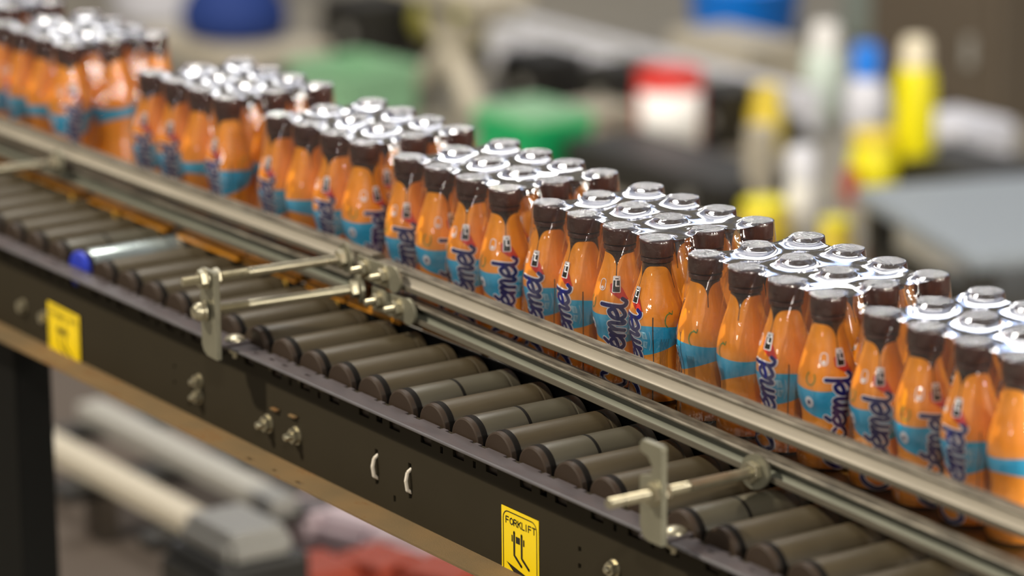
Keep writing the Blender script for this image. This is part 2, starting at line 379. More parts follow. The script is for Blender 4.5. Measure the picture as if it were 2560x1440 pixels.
def make_bottle():
    root = thing('chocolate_milk_bottle', (0, 0, 0), 'x', 'bottle')
    b = MB(); b.lathe([(z + HB, rad(z) - .0004) for z in [-.163 + .141 * i / 44 for i in range(45)]] + [(HB - .018, .0125), (HB - .004, .0125)], 40)
    b.build('bottle_body', M['glass'], root, smooth=50)
    b = MB(); b.lathe([(z + HB, rad(z) + .0002) for z in [-.160 + .1365 * i / 56 for i in range(57)]], 64, caps=False)
    b.build('label_sleeve', M['sleeve'], root, smooth=50)
    # screw cap: ribbed skirt, rounded rim and tamper ring
    b = MB(); n = 96; prof = [(-.0165, .0164, 1), (-.0155, .0168, 1), (-.0035, .0167, 1), (-.0015, .0164, 0), (-.0004, .0156, 0), (.0, .0145, 0), (-.0003, .008, 0), (-.0003, .0005, 0)]
    vs = []
    for z, r_, rib in prof:
        for i in range(n):
            rr = r_ - (.00035 if (rib and i % 2) else 0); t = 2 * PI * i / n; vs.append((rr * math.cos(t), rr * math.sin(t), HB + z))
    b.add(vs, [(j*n + i, j*n + (i+1) % n, (j+1)*n + (i+1) % n, (j+1)*n + i) for j in range(len(prof) - 1) for i in range(n)] + [tuple(reversed(range(n)))])
    b.build('cap', M['cap'], root, smooth=40)
    b = MB(); b.lathe([(HB - .0225, .0150), (HB - .0220, .0162), (HB - .0185, .0163), (HB - .0178, .0155)], 48); b.build('tamper_ring', M['cap'], root, smooth=40)
    lettering().build('brand_lettering', [M['white'], M['navy']], root, fix=False)
    # emblem: white-edged black tile with a red swoosh
    b = MB(); th, z0 = R(2), -.0545
    p1 = flat(th, z0, .0008); p2 = flat(th, z0, .0012); p3 = flat(th, z0, .0014)
    fill(b, [(-.0062, .000), (.0, .003), (.0058, -.004), (.0105, -.0150), (.002, -.0135), (-.0055, -.0075)], p1, 1)
    fill(b, rrect(.0078, .0160, .001), p2, 0); fill(b, rrect(.0062, .0144, .0006), p3, 2)
    p4 = flat(th, z0, .0016)
    fill(b, rrect(.0062, .0034, .0004, cy=.0055), p4, 0); stroke(b, [(-.0005, .0035), (-.0005, -.0015), (.0022, -.0015)], .0011, p4, 0, smooth=False)
    stroke(b, [(-.001, .0055), (.0015, .0055)], .0010, flat(th, z0, .0018), 2, smooth=False)
    b.build('emblem', [M['white'], M['red'], M['black']], root, fix=False)
    # small prints: pale panel beside the name, recycling arc, tally icon, round seal
    b = MB(); p1 = flat(R(33), -.0985, .0007); p2 = flat(R(33), -.0985, .0010)
    fill(b, [(-.0035, .0095), (.0018, .0090), (.0032, .0020), (-.0016, .0020)], p1, 0)
    fill(b, [(-.0012, -.0005), (.0032, -.0005), (.0014, -.0080), (-.0030, -.0072)], p1, 0)
    stroke(b, [(.0052, .0100), (.0066, .0), (.0046, -.0095)], .0006, p1, 0)
    for i in range(5): stroke(b, [(-.0005, .0078 - i * .0011), (.0012, .0076 - i * .0011)], .0005, p2, 1, smooth=False)
    for i in range(5): stroke(b, [(.0000, -.0018 - i * .0011), (.0018, -.0019 - i * .0011)], .0005, p2, 1, smooth=False)
    b.build('side_badge', [M['pale_blue'], M['teal']], root, fix=False)
    b = MB(); p1 = flat(R(-36), -.0560, .0006)
    ring = rrect(.0066, .0110, .003); stroke(b, ring + ring[:1], .0009, p1, 0, smooth=False); fill(b, rrect(.0034, .0030, .0012, cy=-.0028), p1, 0)
    b.build('care_icon', M['white'], root, fix=False)
    b = MB(); p1 = flat(R(-66), -.0975, .0005); fill(b, [(.0046 * math.cos(i * PI / 8), .0056 * math.sin(i * PI / 8)) for i in range(16)], p1, 0)
    fill(b, rrect(.0030, .0040, .0008), flat(R(-66), -.0975, .0008), 1)
    b.build('round_seal', [M['white'], M['navy']], root, fix=False)
    b = MB(); p1 = flat(R(88), -.078, .0005)
    stroke(b, [(.0050 * math.cos(R(a)), .0072 * math.sin(R(a))) for a in range(60, 250, 20)], .0012, p1, 0)
    stroke(b, [(-.0005, .0085), (.0030, .0062), (.0036, .0095)], .0009, p1, 0, smooth=False)
    b.build('recycling_mark', M['green_print'], root, fix=False)
    b = MB(); p1 = flat(R(-62), -.0745, .0005)
    stroke(b, [(.0045 * math.cos(R(a)), .0062 * math.sin(R(a))) for a in range(120, 420, 20)], .0011, p1, 0)
    b.build('recycling_mark', M['green_print'], root, fix=False)
    b = MB()
    for i in range(12):                                       # fine print beside the seam
        stroke(b, [(-.004 + i * .0007, .022 if i % 3 else .019), (-.004 + i * .0007, -.020 if i % 2 else -.016)], .00022, flat(R(78), -.118, .0005), 0, smooth=False)
    b.build('fine_print', M['black'], root, fix=False)
    return root
M['teal'] = mat('teal_print', (.02, .33, .52), .4)
M['sleeve'] = sleeve_mat()
ZB = -.163
packs_x = [-1.42, -1.1265, -.7131, -.4049, -.1269, .1409, .4076, .6708]
PHI = {7: [-3, 25, -35, 150], 6: [-112, -140, -45, 28], 5: [-42, -54, -10, -60], 4: [-10, 30, -20, 2], 3: [-45, 130, -32, 30], 2: [-35, -30, 150, -50], 1: [30, -80, 140, 8], 0: [60, 20, -100, 40]}
proto = make_bottle(); register(proto)
first = True
ROWN = ['front row beside the guide rail', 'middle row', 'back row']
for pi, x0 in enumerate(packs_x):
    for row in range(3):
        for j in range(4):
            x = x0 + j * P + random.uniform(-.0006, .0006); y = row * P + random.uniform(-.0006, .0006)
            phi = PHI[pi][j] if row == 0 else random.uniform(-180, 180)
            o = proto if first else copy_tree(proto); first = False
            o.location = (x, y, ZB); o.rotation_euler = (0, 0, math.atan2(CAMP.y - y, CAMP.x - x) + R(phi))
            o['label'] = 'orange and blue milk bottle, %s from left in %s row of %s pack from left' % (ORD[j], ('front', 'middle', 'back')[row], ORD[pi])
            o['group'] = 'chocolate milk bottles in shrink-wrapped packs of twelve'

# ------------------------------------------------------------------ shrink film around each pack
import numpy as np
HX = .0015; NXg = int((3 * P + .044) / HX) + 1; NYg = int((2 * P + .044) / HX) + 1
gx = np.arange(NXg) * HX - .022; gy = np.arange(NYg) * HX - .022
GX, GY = np.meshgrid(gx, gy, indexing='ij')
near = np.min([np.hypot(GX - a * P, GY - c * P) for a in range(4) for c in range(3)], axis=0)
fixed = near < .0165
zf = -.004 * (~fixed)
for _ in range(2600):                                       # sagging membrane held up by the caps
    pz = np.pad(zf, 1, mode='edge')
    zf = np.where(fixed, 0, .25 * (pz[:-2, 1:-1] + pz[2:, 1:-1] + pz[1:-1, :-2] + pz[1:-1, 2:]) - 12 * HX * HX / 4)
def membrane(u, v):
    a = min(max((u + .022) / HX, 0), NXg - 1.001); c = min(max((v + .022) / HX, 0), NYg - 1.001); i = int(a); j = int(c); a -= i; c -= j
    return float((zf[i, j] * (1 - a) + zf[i + 1, j] * a) * (1 - c) + (zf[i, j + 1] * (1 - a) + zf[i + 1, j + 1] * a) * c)

def make_film(x0, seed, ordn):
    rnd = random.Random(seed); cx = [x0 + j * P for j in range(4)]; cy = [0, P, 2 * P]
    # outline parameters: rounded rectangle around outer bottle centres
    outl = []                                                 # (skeleton corner point, outward normal, arc position)
    def seg(a, b_, nrm, n):
        for i in range(n):
            t = i / n; outl.append(((a[0] + (b_[0] - a[0]) * t, a[1] + (b_[1] - a[1]) * t), nrm, t, math.hypot(b_[0] - a[0], b_[1] - a[1])))
    def arc(c, a0, n):
        for i in range(n):
            a = R(a0 + 90 * i / n); outl.append((c, (math.cos(a), math.sin(a)), None, 0))
    X0, X1, Y0, Y1 = cx[0], cx[-1], 0, 2 * P
    seg((X0, Y0), (X1, Y0), (0, -1), 72); arc((X1, Y0), -90, 10)
    seg((X1, Y0), (X1, Y1), (1, 0), 48); arc((X1, Y1), 0, 10)
    seg((X1, Y1), (X0, Y1), (0, 1), 72); arc((X0, Y1), 90, 10)
    seg((X0, Y1), (X0, Y0), (-1, 0), 48); arc((X0, Y0), 180, 10)
    n = len(outl)
    def nearest(px, py): return min(math.hypot(px - a, py - b_) for a in cx for b_ in cy)
    def topz(px, py):
        d = max(0, nearest(px, py) - .0165)
        return .0009 + membrane(px - x0, py) - .0018 * (1 - math.exp(-d / .0014)) + .0005 * math.sin(px * 130 + seed) * math.sin(py * 90 + seed * 2) * min(1, d / .01)
    # side profile: radius of the film for heights below the cap top
    zs = [-.002, -.006, -.012, -.018, -.026, -.036, -.045, -.053, -.059, -.065, -.071, -.077, -.083, -.090, -.098, -.112, -.128, -.144, -.158, -.1615]
    def rside(z):
        zz = max(z, -.081)
        return max(.0172 + (rad(-.053) + .0008 - .0172) * min(1, -zz / .053), rad(zz) + .0008) if z < -.053 else .0172 + (rad(-.053) + .0008 - .0172) * (-z / .053)
    ph = [rnd.uniform(0, 6.28) for _ in range(6)]
    b = MB()
    rings = []
    def point(i, r_, z, inn):
        (sx_, sy_), (nx, ny), t, L = outl[i]
        return (sx_ + nx * (r_ - inn), sy_ + ny * (r_ - inn), z)
    def wave(i):                                              # 0 at a bottle, 1 midway between two
        t, L = outl[i][2], outl[i][3]
        if t is None: return 0
        k = L / P; f_ = (t * k) % 1; return math.sin(PI * f_) ** 2
    def pull(i):                                              # how far the edge is drawn in between two caps
        t, L = outl[i][2], outl[i][3]
        if t is None: return 0
        f_ = (t * L / P) % 1; dx = min(f_, 1 - f_) * P
        return min(.0160, .0172 - math.sqrt(max(0, .0170 ** 2 - dx * dx)))
    # top: from the outline inward to the middle line
    K = 30
    top = []
    for kk in range(K + 1):
        rg = []
        v = kk / K
        for i in range(n):
            r0 = .0172; inn = pull(i)
            p = point(i, r0, 0, inn); sk = (min(max(p[0], X0), X1), P)
            q = (p[0] + (sk[0] - p[0]) * v, p[1] + (sk[1] - p[1]) * v)
            rg.append((q[0], q[1], topz(*q)))
        top.append(rg)
    base = 0; vs = [p for rg in top for p in rg]
    fs = []; ks = []
    for kk in range(K):
        for i in range(n):
            f = (kk * n + i, kk * n + (i + 1) % n, (kk + 1) * n + (i + 1) % n, (kk + 1) * n + i)
            c = [sum(vs[a][d] for a in f) / 4 for d in (0, 1)]
            fs.append(f); ks.append(2 if nearest(*c) < .0160 else 1)
    o0 = len(b.v); b.v += vs; b.f += fs; b.m += ks
    # sides
    start = 0                                                 # ring index of top[0]
    prev = list(range(0, n)); idx = len(b.v)
    for z in zs:
        ring = []
        for i in range(n):
            wv = wave(i); zt = topz(*point(i, .0172, 0, pull(i))[:2])
            zz = zt + (z - (-.0)) if z > -.02 else z
            f_ = min(1, max(0, -z / .085))
            inn = wv * (.0050 * math.sin(PI * min(1, (-z + .01) / .11)) * f_) + pull(i) * (1 - f_) ** 1.6 if z > -.1 else wv * .001
            zig = .00045 * math.sin(i * 1.9 + z * 160 + ph[0]) + .0004 * math.sin(i * .83 - z * 240 + ph[1])
            r_ = rside(z) + zig * (1 if z < -.02 else .3)
            if z < -.15: r_ = .0288
            ring.append(point(i, r_, min(zz, zt - .0005 - .001 * (-z / .16)), inn))
        b.v += ring
        cur = list(range(idx, idx + n)); idx += n
        for i in range(n):
            b.f.append((prev[i], cur[i], cur[(i + 1) % n], prev[(i + 1) % n])); b.m.append(0)
        prev = cur
    o = b.build('shrink_wrap', [M['film'], M['film_top'], M['film_crinkle']], smooth=75, fix=False)
    bm = bmesh.new(); bm.from_mesh(o.data); bmesh.ops.remove_doubles(bm, verts=bm.verts, dist=.00002)
    bmesh.ops.recalc_face_normals(bm, faces=bm.faces); bm.to_mesh(o.data); bm.free()
    tag(o, 'clear plastic shrink wrap stretched around the %s pack of bottles from the left' % ordn, 'shrink wrap', 'shrink wraps around bottle packs')
for pi, x0 in enumerate(packs_x): make_film(x0, pi * 3 + 1, ORD[pi])

# ------------------------------------------------------------------ belt under the bottles
root = thing('conveyor_belt', (0, 0, -.172), 'amber plastic belt with orange edge links carrying the bottle packs beneath the guide rails', 'conveyor belt')
b = MB(); b.box((-.25, .067, .0045), (2.9, .205, .009)); b.build('belt_surface', M['belt'], root, bevel=.001)
x = -1.62; i = 0
while x < 1.1:
    L = (.145, .120, .085, .11)[i % 4]; yf = -.049 if x < -.5 else (-.046 if x < -.08 else -.037)
    b = MB(); b.box((x + L / 2, yf + .011, .004), (L, .022, .008)); b.box((x + L / 2, yf + .004, .0015), (L * .8, .006, .003))
    b.build('edge_link', M['link'], root, bevel=.0012)
    b = MB(); b.cyl((x + L * .8, yf + .004, -.001), (x + L * .8, yf + .004, -.016), .0045, 14); b.cyl((x + L * .8, yf + .004, -.012), (x + L * .8, yf + .004, -.018), .006, 14)
    b.build('guide_pin', M['tab'], root, smooth=40)
    x += L + (.006, .022, .006, .03)[i % 4]; i += 1

# ------------------------------------------------------------------ guide rails: C profile open towards the camera
def rail(name, xa, ya, za, xb, yb, zb, label, D=.022, H=.020, lip=.0028, lipb=.0062, t=.0022, group=None, DI=.0068, TF=.0050):
    # profile in (y, z): y=0 front, +D back; z=0 top
    prof = [(TF, -lip), (TF, -.0012), (TF + .0012, 0), (D - .003, 0), (D, -.003), (D, -H + .003), (D - .003, -H), (.0012, -H), (0, -H + .0012), (0, -H + lipb),
            (t, -H + lipb), (t, -H + t), (DI - .0030, -H + t + .0006), (DI - .0008, -H + t + .0030), (DI, -H + .0085), (DI, -lip - .0006), (DI - .0002, -lip - .0002), (TF + .001, -lip - .0002), (TF + .0005, -lip)]
    root = thing(name, (xa, ya, za), label, 'guide rail', group=group)
    d = Vector((xb - xa, yb - ya, zb - za))
    # rail body as quads so that each side gets its own colour
    b = MB(); n = len(prof); vs = [(0, p[0], p[1]) for p in prof] + [(d.x, d.y + p[0], d.z + p[1]) for p in prof]
    b.add(vs, [(i, (i + 1) % n, n + (i + 1) % n, n + i) for i in range(n)] + [tuple(reversed(range(n))), tuple(range(n, 2 * n))])
    for i in range(n):
        a, c = prof[i], prof[(i + 1) % n]
        ym = (a[0] + c[0]) / 2; zm = (a[1] + c[1]) / 2
        b.m[i] = 1 if zm > -.0035 and ym > .0005 and not (.0025 < ym and zm < -.002) else (2 if i in (11, 12, 13, 14) else (3 if i in (0, 8, 9, 10) else 0))
    b.build('rail_profile', [M['galv'], M['galv_worn'], BACK[0], M['lip']], root, smooth=30)
    return root
BACK = [mat('lit_rail_inner_face', (.58, .53, .44), .38, metal=.45, var=.12, vscale=40, vvec=(.2, 2, 2))]  # brighter steel that paints in the lit band inside the upper rails
rail('upper_guide_rail', -1.62, -.062, -.1115, -.115, -.062, -.099, 'upper grey steel guide rail, the left length ending at the bolted joint')
rail('upper_guide_rail', -.108, -.060, -.104, 1.05, -.079, -.1035, 'upper grey steel guide rail, the right length starting at the bolted joint')
BACK = [M['galv_green']]
rail('lower_guide_rail', -1.62, -.0625, -.1365, -.150, -.062, -.1295, 'lower grey steel guide rail, the left length ending at the bolted joint', DI=.0100, TF=.0025)
rail('lower_guide_rail', -.075, -.060, -.1345, 1.05, -.094, -.1465, 'lower grey steel guide rail, the right length starting at the bolted joint', DI=.0100, TF=.0025)

# fasteners
def hexnut(b, c, ax, r_, L, k=None):
    ax = Vector(ax).normalized(); b.cyl(Vector(c) - ax * L / 2, Vector(c) + ax * L / 2, r_, 6, k=k)
def thread(b, a, c, r_, pitch=.0011, k=None):
    a = Vector(a); c = Vector(c); L = (c - a).length; n = int(L / pitch); ax = (c - a).normalized(); u = ax.orthogonal().normalized(); w_ = ax.cross(u)
    N = 14; vs = []
    for i in range(2 * n + 1):
        p = a + ax * (L * i / (2 * n)); rr = r_ if i % 2 else r_ * .88
        vs += [p + (u * math.cos(2 * PI * j / N) + w_ * math.sin(2 * PI * j / N)) * rr for j in range(N)]
    b.add(vs, [(i*N + j, i*N + (j+1) % N, (i+1)*N + (j+1) % N, (i+1)*N + j) for i in range(2 * n) for j in range(N)] + [tuple(reversed(range(N))), tuple(range(2*n*N, 2*n*N + N))], k)

# ------------------------------------------------------------------ rod brackets
def bracket(x, ztop, zb, rods, label, notch, bolt, yp=-.222):
    root = thing('rail_support_bracket', (x, yp, -.19), label, 'bracket', group='zinc brackets holding the guide rails')
    def L(px, py, pz): return Vector((px - x, py - yp, pz + .19))
    b = MB(); y0, y1 = yp - .0065, yp; x0, x1 = x - .0165, x + .0165
    if notch: poly = [(x0 + .004, zb + .003), (x0, zb + .012), (x0, ztop - .034), (x0 + .016, ztop - .030), (x0 + .019, ztop - .022), (x0 + .012, ztop - .014), (x0, ztop - .011), (x0, ztop - .004), (x0 + .004, ztop), (x1 - .002, ztop), (x1, ztop - .002), (x1, zb), (x0 + .012, zb)]
    else: poly = [(x0 + .004, zb + .003), (x0, zb + .010), (x0, ztop - .001), (x0 + .002, ztop), (x1 - .002, ztop), (x1, ztop - .001), (x1, zb - .002), (x0 + .012, zb - .001)]
    b.prism(poly, lambda p: L(p[0], y0, p[1]), lambda p: L(p[0], y1, p[1])); b.build('upright_plate', M['zinc_plate'], root, bevel=.0008)
    bx, by = bolt; b = MB(); b.box(L(bx, (yp + by + .012) / 2, -.1870), (.026, by + .012 - yp, .0030)); b.build('foot_plate', M['channel_top'], root, bevel=.0008)
    b = MB(); b.lathe([(0, .0115), (.0018, .0110), (.0044, .0070), (.0055, .001)], 24, o=L(bx, by, -.1855)); b.cyl(L(bx, by, -.186), L(bx, by, -.206), .0035, 12)
    hexnut(b, L(bx, by, -.197), (0, 0, 1), .0075, .006); b.build('coach_bolt', M['zinc'], root, smooth=35)
    for (xp, zp, xd, zd, yf, yend, head) in rods:
        a = L(xp, yp, zp); e = L(xd, yend, zd); ax = (e - a).normalized()
        f0 = a + ax * ((yf - yp) / ax.y); b = MB()
        thread(b, f0, a + ax * .040, .0050); b.cyl(a + ax * .040, a + ax * .041, .0040, 18); b.cyl(a + ax * .041, e, .0053, 20)
        b.build('threaded_rod', M['zinc'], root, smooth=35)
        b = MB(); c = a - ax * .0115
        if head: b.lathe([(-.010, .0015), (-.0085, .0065), (-.004, .0098), (0, .0100)], 20, o=a - ax * .0125, axis='y')
        else: hexnut(b, c, ax, .0105, .0070)
        b.cyl(a - ax * .0085, a - ax * .0066, .0118, 22); b.build('nut', M['zinc'], root, smooth=35)
        b = MB(); hexnut(b, a + ax * .0045, ax, .0100, .0070); b.build('nut', M['zinc'], root, bevel=.0006)
        b = MB(); b.cyl(e - ax * .001, e + ax * .0030, .0165, 30); b.build('clamp_disc', M['zinc_plate'], root, smooth=35)
        b = MB(); hexnut(b, e - ax * .0055, ax, .0105, .0080); b.build('clamp_nut', M['zinc'], root, bevel=.0006)
    return root
bracket(-.172, -.1025, -.197, [(-.1727, -.1114, -.153, -.1085, -.256, -.0675, False), (-.1752, -.1475, -.126, -.1370, -.2300, -.0675, True)], 'zinc bracket with two threaded rods on the channel edge left of the bolted rail joint', False, (-.178, -.193))
bracket(.6315, -.0925, -.185, [(.6350, -.1390, .6016, -.1525, -.288, -.0890, False)], 'notched zinc bracket with one long threaded rod near the right end of the channel', True, (.618, -.192))
bracket(-.865, -.115, -.200, [(-.862, -.1270, -.845, -.1280, -.252, -.0675, False)], 'blurred zinc bracket and rod reaching the rails at the left edge', False, (-.86, -.193))

# bolted joint plates between the rail lengths
def joint(x, y, z, dz, label):
    root = thing('rail_joint_clamp', (x, y, z), label, 'rail clamp', group='bolted clamps at the rail joint')
    b = MB(); b.box((0, .002, 0), (.072, .0035, .026)); b.build('clamp_plate', M['zinc_plate'], root, bevel=.001)
    for dx in (-.0205, .018):
        b = MB(); hexnut(b, (dx, -.0035, dz), (0, 1, 0), .0088, .0060); b.cyl((dx, -.0008, dz), (dx, .0006, dz), .0118, 22); b.build('clamp_nut', M['zinc'], root, bevel=.0005)
        b = MB(); thread(b, (dx, -.0165, dz), (dx, -.006, dz), .0042); b.lathe([(-.0185, .0015), (-.0175, .0034), (-.0165, .0042)], 14, o=(dx, 0, dz), axis='y'); b.build('bolt_end', M['zinc'], root, smooth=35)
    b = MB(); b.cyl((.036, -.0002, 0), (.036, .0040, 0), .0145, 26); b.build('end_washer', M['zinc_plate'], root, smooth=35, bevel=.0005)
joint(-.094, -.0665, -.1130, 0, 'bolted steel clamp joining the two upper guide rail lengths')
joint(-.066, -.0665, -.1425, 0, 'bolted steel clamp joining the two lower guide rail lengths')

# ------------------------------------------------------------------ rollers
def make_roller(mid, cap_m, tube_m):
    root = thing('conveyor_roller', (0, 0, 0), 'x', 'roller')
    r_ = .025; y0, y1 = -.1735, -.0475
    b = MB(); b.lathe([(y0 + .0035, r_ - .0012), (y0 + .0058, r_ - .0004), (y0 + .0066, r_)] + ([( -.118, r_), (-.1175, r_ - .0018), (-.1145, r_ - .0018), (-.114, r_)] if mid else []) + [(y1 - .014, r_), (y1 - .0135, r_ - .001), (y1 - .011, r_ - .001), (y1 - .0105, r_), (y1 - .001, r_), (y1, r_ - .001)], 48, axis='y')
    b.build('roller_tube', tube_m, root, smooth=30)
    b = MB(); b.lathe([(y0 - .0014, r_ - .0010), (y0 - .0006, r_ + .0002), (y0 + .0054, r_ + .0002), (y0 + .0060, r_ - .001)], 48, axis='y'); b.build('groove_ring', M['ring'], root, smooth=30)
    if mid:
        b = MB(); b.lathe([(-.1180, r_ - .0004), (-.1176, r_ + .0002), (-.1146, r_ + .0002), (-.1142, r_ - .0004)], 48, axis='y'); b.build('groove_ring', M['ring'], root, smooth=30)
    b = MB(); b.lathe([(y0 - .0070, .006), (y0 - .0070, .0225), (y0 - .0060, .0242), (y0 - .0012, .0247)], 48, axis='y')
    b.build('end_cap', cap_m, root, smooth=30)
    b = MB(); b.cyl((0, y0 - .0078, 0), (0, y0 - .005, 0), .0055, 6); b.cyl((0, y1, 0), (0, y1 + .004, 0), .0055, 6); b.build('axle', M['zinc'], root, smooth=30)
    return root
protos = {}
ZA = -.195; xl, xr_ = -.1745, .626
NR = 0
for i in range(-15, 31):
    x = -.692 + .0592 * i
    key = 'blue' if i == 2 else ('mid' if i in (-6, 1, 14, 16, 18, 22, 27) else 'plain')
    if key not in protos:
        protos[key] = make_roller(key == 'mid', M['blue_cap'] if key == 'blue' else M['end_cap'], {'blue': M['roller_steel'], 'mid': M['roller_pale'], 'plain': M['roller']}[key])
        register(None); o = protos[key]
    else: o = copy_tree(protos[key])
    o.location = (x, 0, ZA); o.rotation_euler = (0, random.uniform(0, 6.28), 0)
    dl = round((x - xl) / .0592); dr = round((x - xr_) / .0592)
    look = {'blue': 'shiny roller with a blue end cap', 'mid': 'grey roller with black groove ring round its middle', 'plain': 'plain grey-brown roller with brown end cap'}[key]
    if x < xl: where = '%d places left of the two-rod bracket' % (int((xl - x) / .0592) + 1)
    elif x < xr_: where = '%d places right of the two-rod bracket' % (int((x - xl) / .0592) + 1)
    else: where = '%d places right of the notched bracket' % (int((x - xr_) / .0592) + 1)
    o['label'] = look + ', ' + where; o['group'] = 'rollers of the conveyor'

# ------------------------------------------------------------------ side channel with slotted web
def sheet(b, u0, u1, v0, v1, holes, put, k=0):
    us = sorted({u0, u1, *[h[0] for h in holes], *[h[1] for h in holes]}); vv = sorted({v0, v1, *[h[2] for h in holes], *[h[3] for h in holes]})
    us = [u for u in us if u0 <= u <= u1]; vv = [v for v in vv if v0 <= v <= v1]
    # limit the cuts: split columns, merge rows without holes
    for a, c in zip(us[:-1], us[1:]):
        hs = [h for h in holes if h[0] < (a + c) / 2 < h[1]]
        cuts = sorted({v0, v1, *[x_ for h in hs for x_ in (h[2], h[3])]})
        cuts = [x_ for x_ in cuts if v0 <= x_ <= v1]
        for p, q in zip(cuts[:-1], cuts[1:]):
            if any(h[2] < (p + q) / 2 < h[3] for h in hs): continue
            b.add([put(a, p), put(c, p), put(c, q), put(a, q)], [(0, 1, 2, 3)], k)
YW, YL, ZT, ZBm, YLB = -.1825, -.2065, -.19, -.3035, -.2185
DX, DZ = .0138, .0042
XA, XB = -1.62, 1.12
ch = thing('conveyor_side_channel', (0, YW, ZT), 'dark painted steel side channel of the roller conveyor with slots and dusty lower flange', 'conveyor frame')
holes = []
k0 = .2473
for i in range(-31, 16):
    x = k0 + .0592 * i
    if x - .012 < XA or x + .014 > XB: continue
    holes.append((x - .0085, x + .0115, -.2133, -.2043))
    if i % 5 == 2: holes.append((x + .0255, x + .0375, -.2123, -.2048))
    if i % 5 in (4, 0): holes.append((x + .0275, x + .0325, -.2153, -.2083))
for (x, z, w_, h_) in ((.0803, -.2505, .0060, .008), (.0803, -.2810, .0055, .007), (.1443, -.2490, .0060, .008), (.1443, -.2795, .0055, .007), (.1144, -.2907, .0045, .007),
                       (-.3502, -.2582, .0045, .004), (-.3515, -.2773, .0045, .004), (-.3171, -.2939, .0045, .004), (.4433, -.2529, .005, .005), (.4431, -.2697, .005, .005),
                       (-.1215, -.2539, .016, .0032), (-.0835, -.2522, .016, .0032)):
    holes.append((x + DX - w_ / 2, x + DX + w_ / 2, z + DZ - h_ / 2, z + DZ + h_ / 2))
b = MB(); sheet(b, XA, XB, ZBm, ZT, holes, lambda u, v: (u, 0, v - ZT)); b.build('web_plate', M['channel'], ch, solid=.0025)
b = MB(); nh = []
for i in range(-15, 31):
    x = -.692 + .0592 * i
    for dx, w_ in ((-.019, .012), (.022, .007)):
        nh.append((x + dx - w_ / 2, x + dx + w_ / 2, -.0045, .0))
    nh.append((x - .0225, x - .0160, -.0085, -.0060)) if False else None
for (x, y, w_, h_) in ((-.1262, -.1965, .010, .004), (-.0945, -.1958, .008, .004), (-.0663, -.1961, .010, .004), (-.0208, -.1952, .010, .004), (.6737, -.194, .010, .004), (-.1, -.182, .006, .003), (.735, -.1945, .008, .003)):
    nh.append((x - w_ / 2, x + w_ / 2, y - h_ / 2 - YW, y + h_ / 2 - YW))
sheet(b, XA, XB, YL - YW, 0, nh, lambda u, v: (u, v, 0)); b.build('top_flange', M['channel_top'], ch, solid=.0028)
b = MB(); b.cyl((XA, YL - YW, -.0006), (XB, YL - YW, -.0006), .0019, 12); b.build('rounded_lip', M['channel_lip'], ch, smooth=50)
b = MB(); bh = [(x - w_ / 2, x + w_ / 2, y - .0028 - YW, y + .0028 - YW) for x, y, w_ in ((-.1200, -.2110, .012), (-.0700, -.2100, .007), (-.0180, -.2105, .013))]
sheet(b, XA, XB, YLB - YW, 0, bh, lambda u, v: (u, v, ZBm - ZT)); b.build('bottom_flange', M['dusty'], ch, solid=.0025)
def web_bolt(x, z, r_, proud, name='hex_bolt'):
    x += DX; z += DZ
    b = MB(); b.cyl((x, -.0012, z - ZT), (x, -.0028, z - ZT), r_ * 1.35, 20); hexnut(b, (x, -.0058, z - ZT), (0, 1, 0), r_ * 1.12, .006)
    b.lathe([(-proud, .0012), (-proud + .001, r_ * .48), (-proud + .002, r_ * .55), (-.005, r_ * .55)], 14, o=(x, 0, z - ZT), axis='y'); b.build(name, M['zinc'], ch, smooth=30)
for x, z, r_, pr in ((-.2919, -.2615, .0062, .015), (-.2931, -.2797, .0062, .015), (-.1399, -.2732, .0078, .018), (-.0803, -.2718, .0076, .018), (.5005, -.2554, .0068, .014), (-.7304, -.2707, .0065, .010), (-.672, -.2720, .0065, .010)):
    web_bolt(x, z, r_, pr)
for x, z in ((.0941, -.2613), (.1581, -.2598)):                # cable ties looped through slots
    b = MB(); pts = [(x, -.0012 + .002, z + .0125 - ZT), (x, -.0040, z + .0095 - ZT), (x, -.0060, z + .001 - ZT), (x, -.0045, z - .009 - ZT), (x, .001, z - .0125 - ZT)]
    for a, c in zip(pts[:-1], pts[1:]): b.cyl(a, c, .0019, 10)
    b.build('cable_tie', M['tie'], ch, smooth=60)
for x, z in ((-.1095, -.2492), (-.0715, -.2475)):
    b = MB(); b.box((x, -.0030, z - ZT), (.013, .0045, .0022)); b.build('bent_tab', M['dusty'], ch, bevel=.0005)  # tabs take the tan steel, so their lit look is in the colour
# frame behind: bearing strip under the far roller ends, pan and leg
b = MB(); b.box((-.25, .140, -.044), (2.7, .004, .128)); b.box((-.25, .074, -.1105), (2.7, .140, .003)); b.build('inner_frame', M['shade'], ch)
b = MB(); b.box((-.812, .030, -.47), (.095, .05, .68)); b.box((-.812, .030, -.806), (.14, .10, .012)); b.build('support_leg', M['shade'], ch, bevel=.002)
b = MB(); b.box((.95, .030, -.47), (.095, .05, .68)); b.box((.95, .030, -.806), (.14, .10, .012)); b.build('support_leg', M['shade'], ch, bevel=.002)

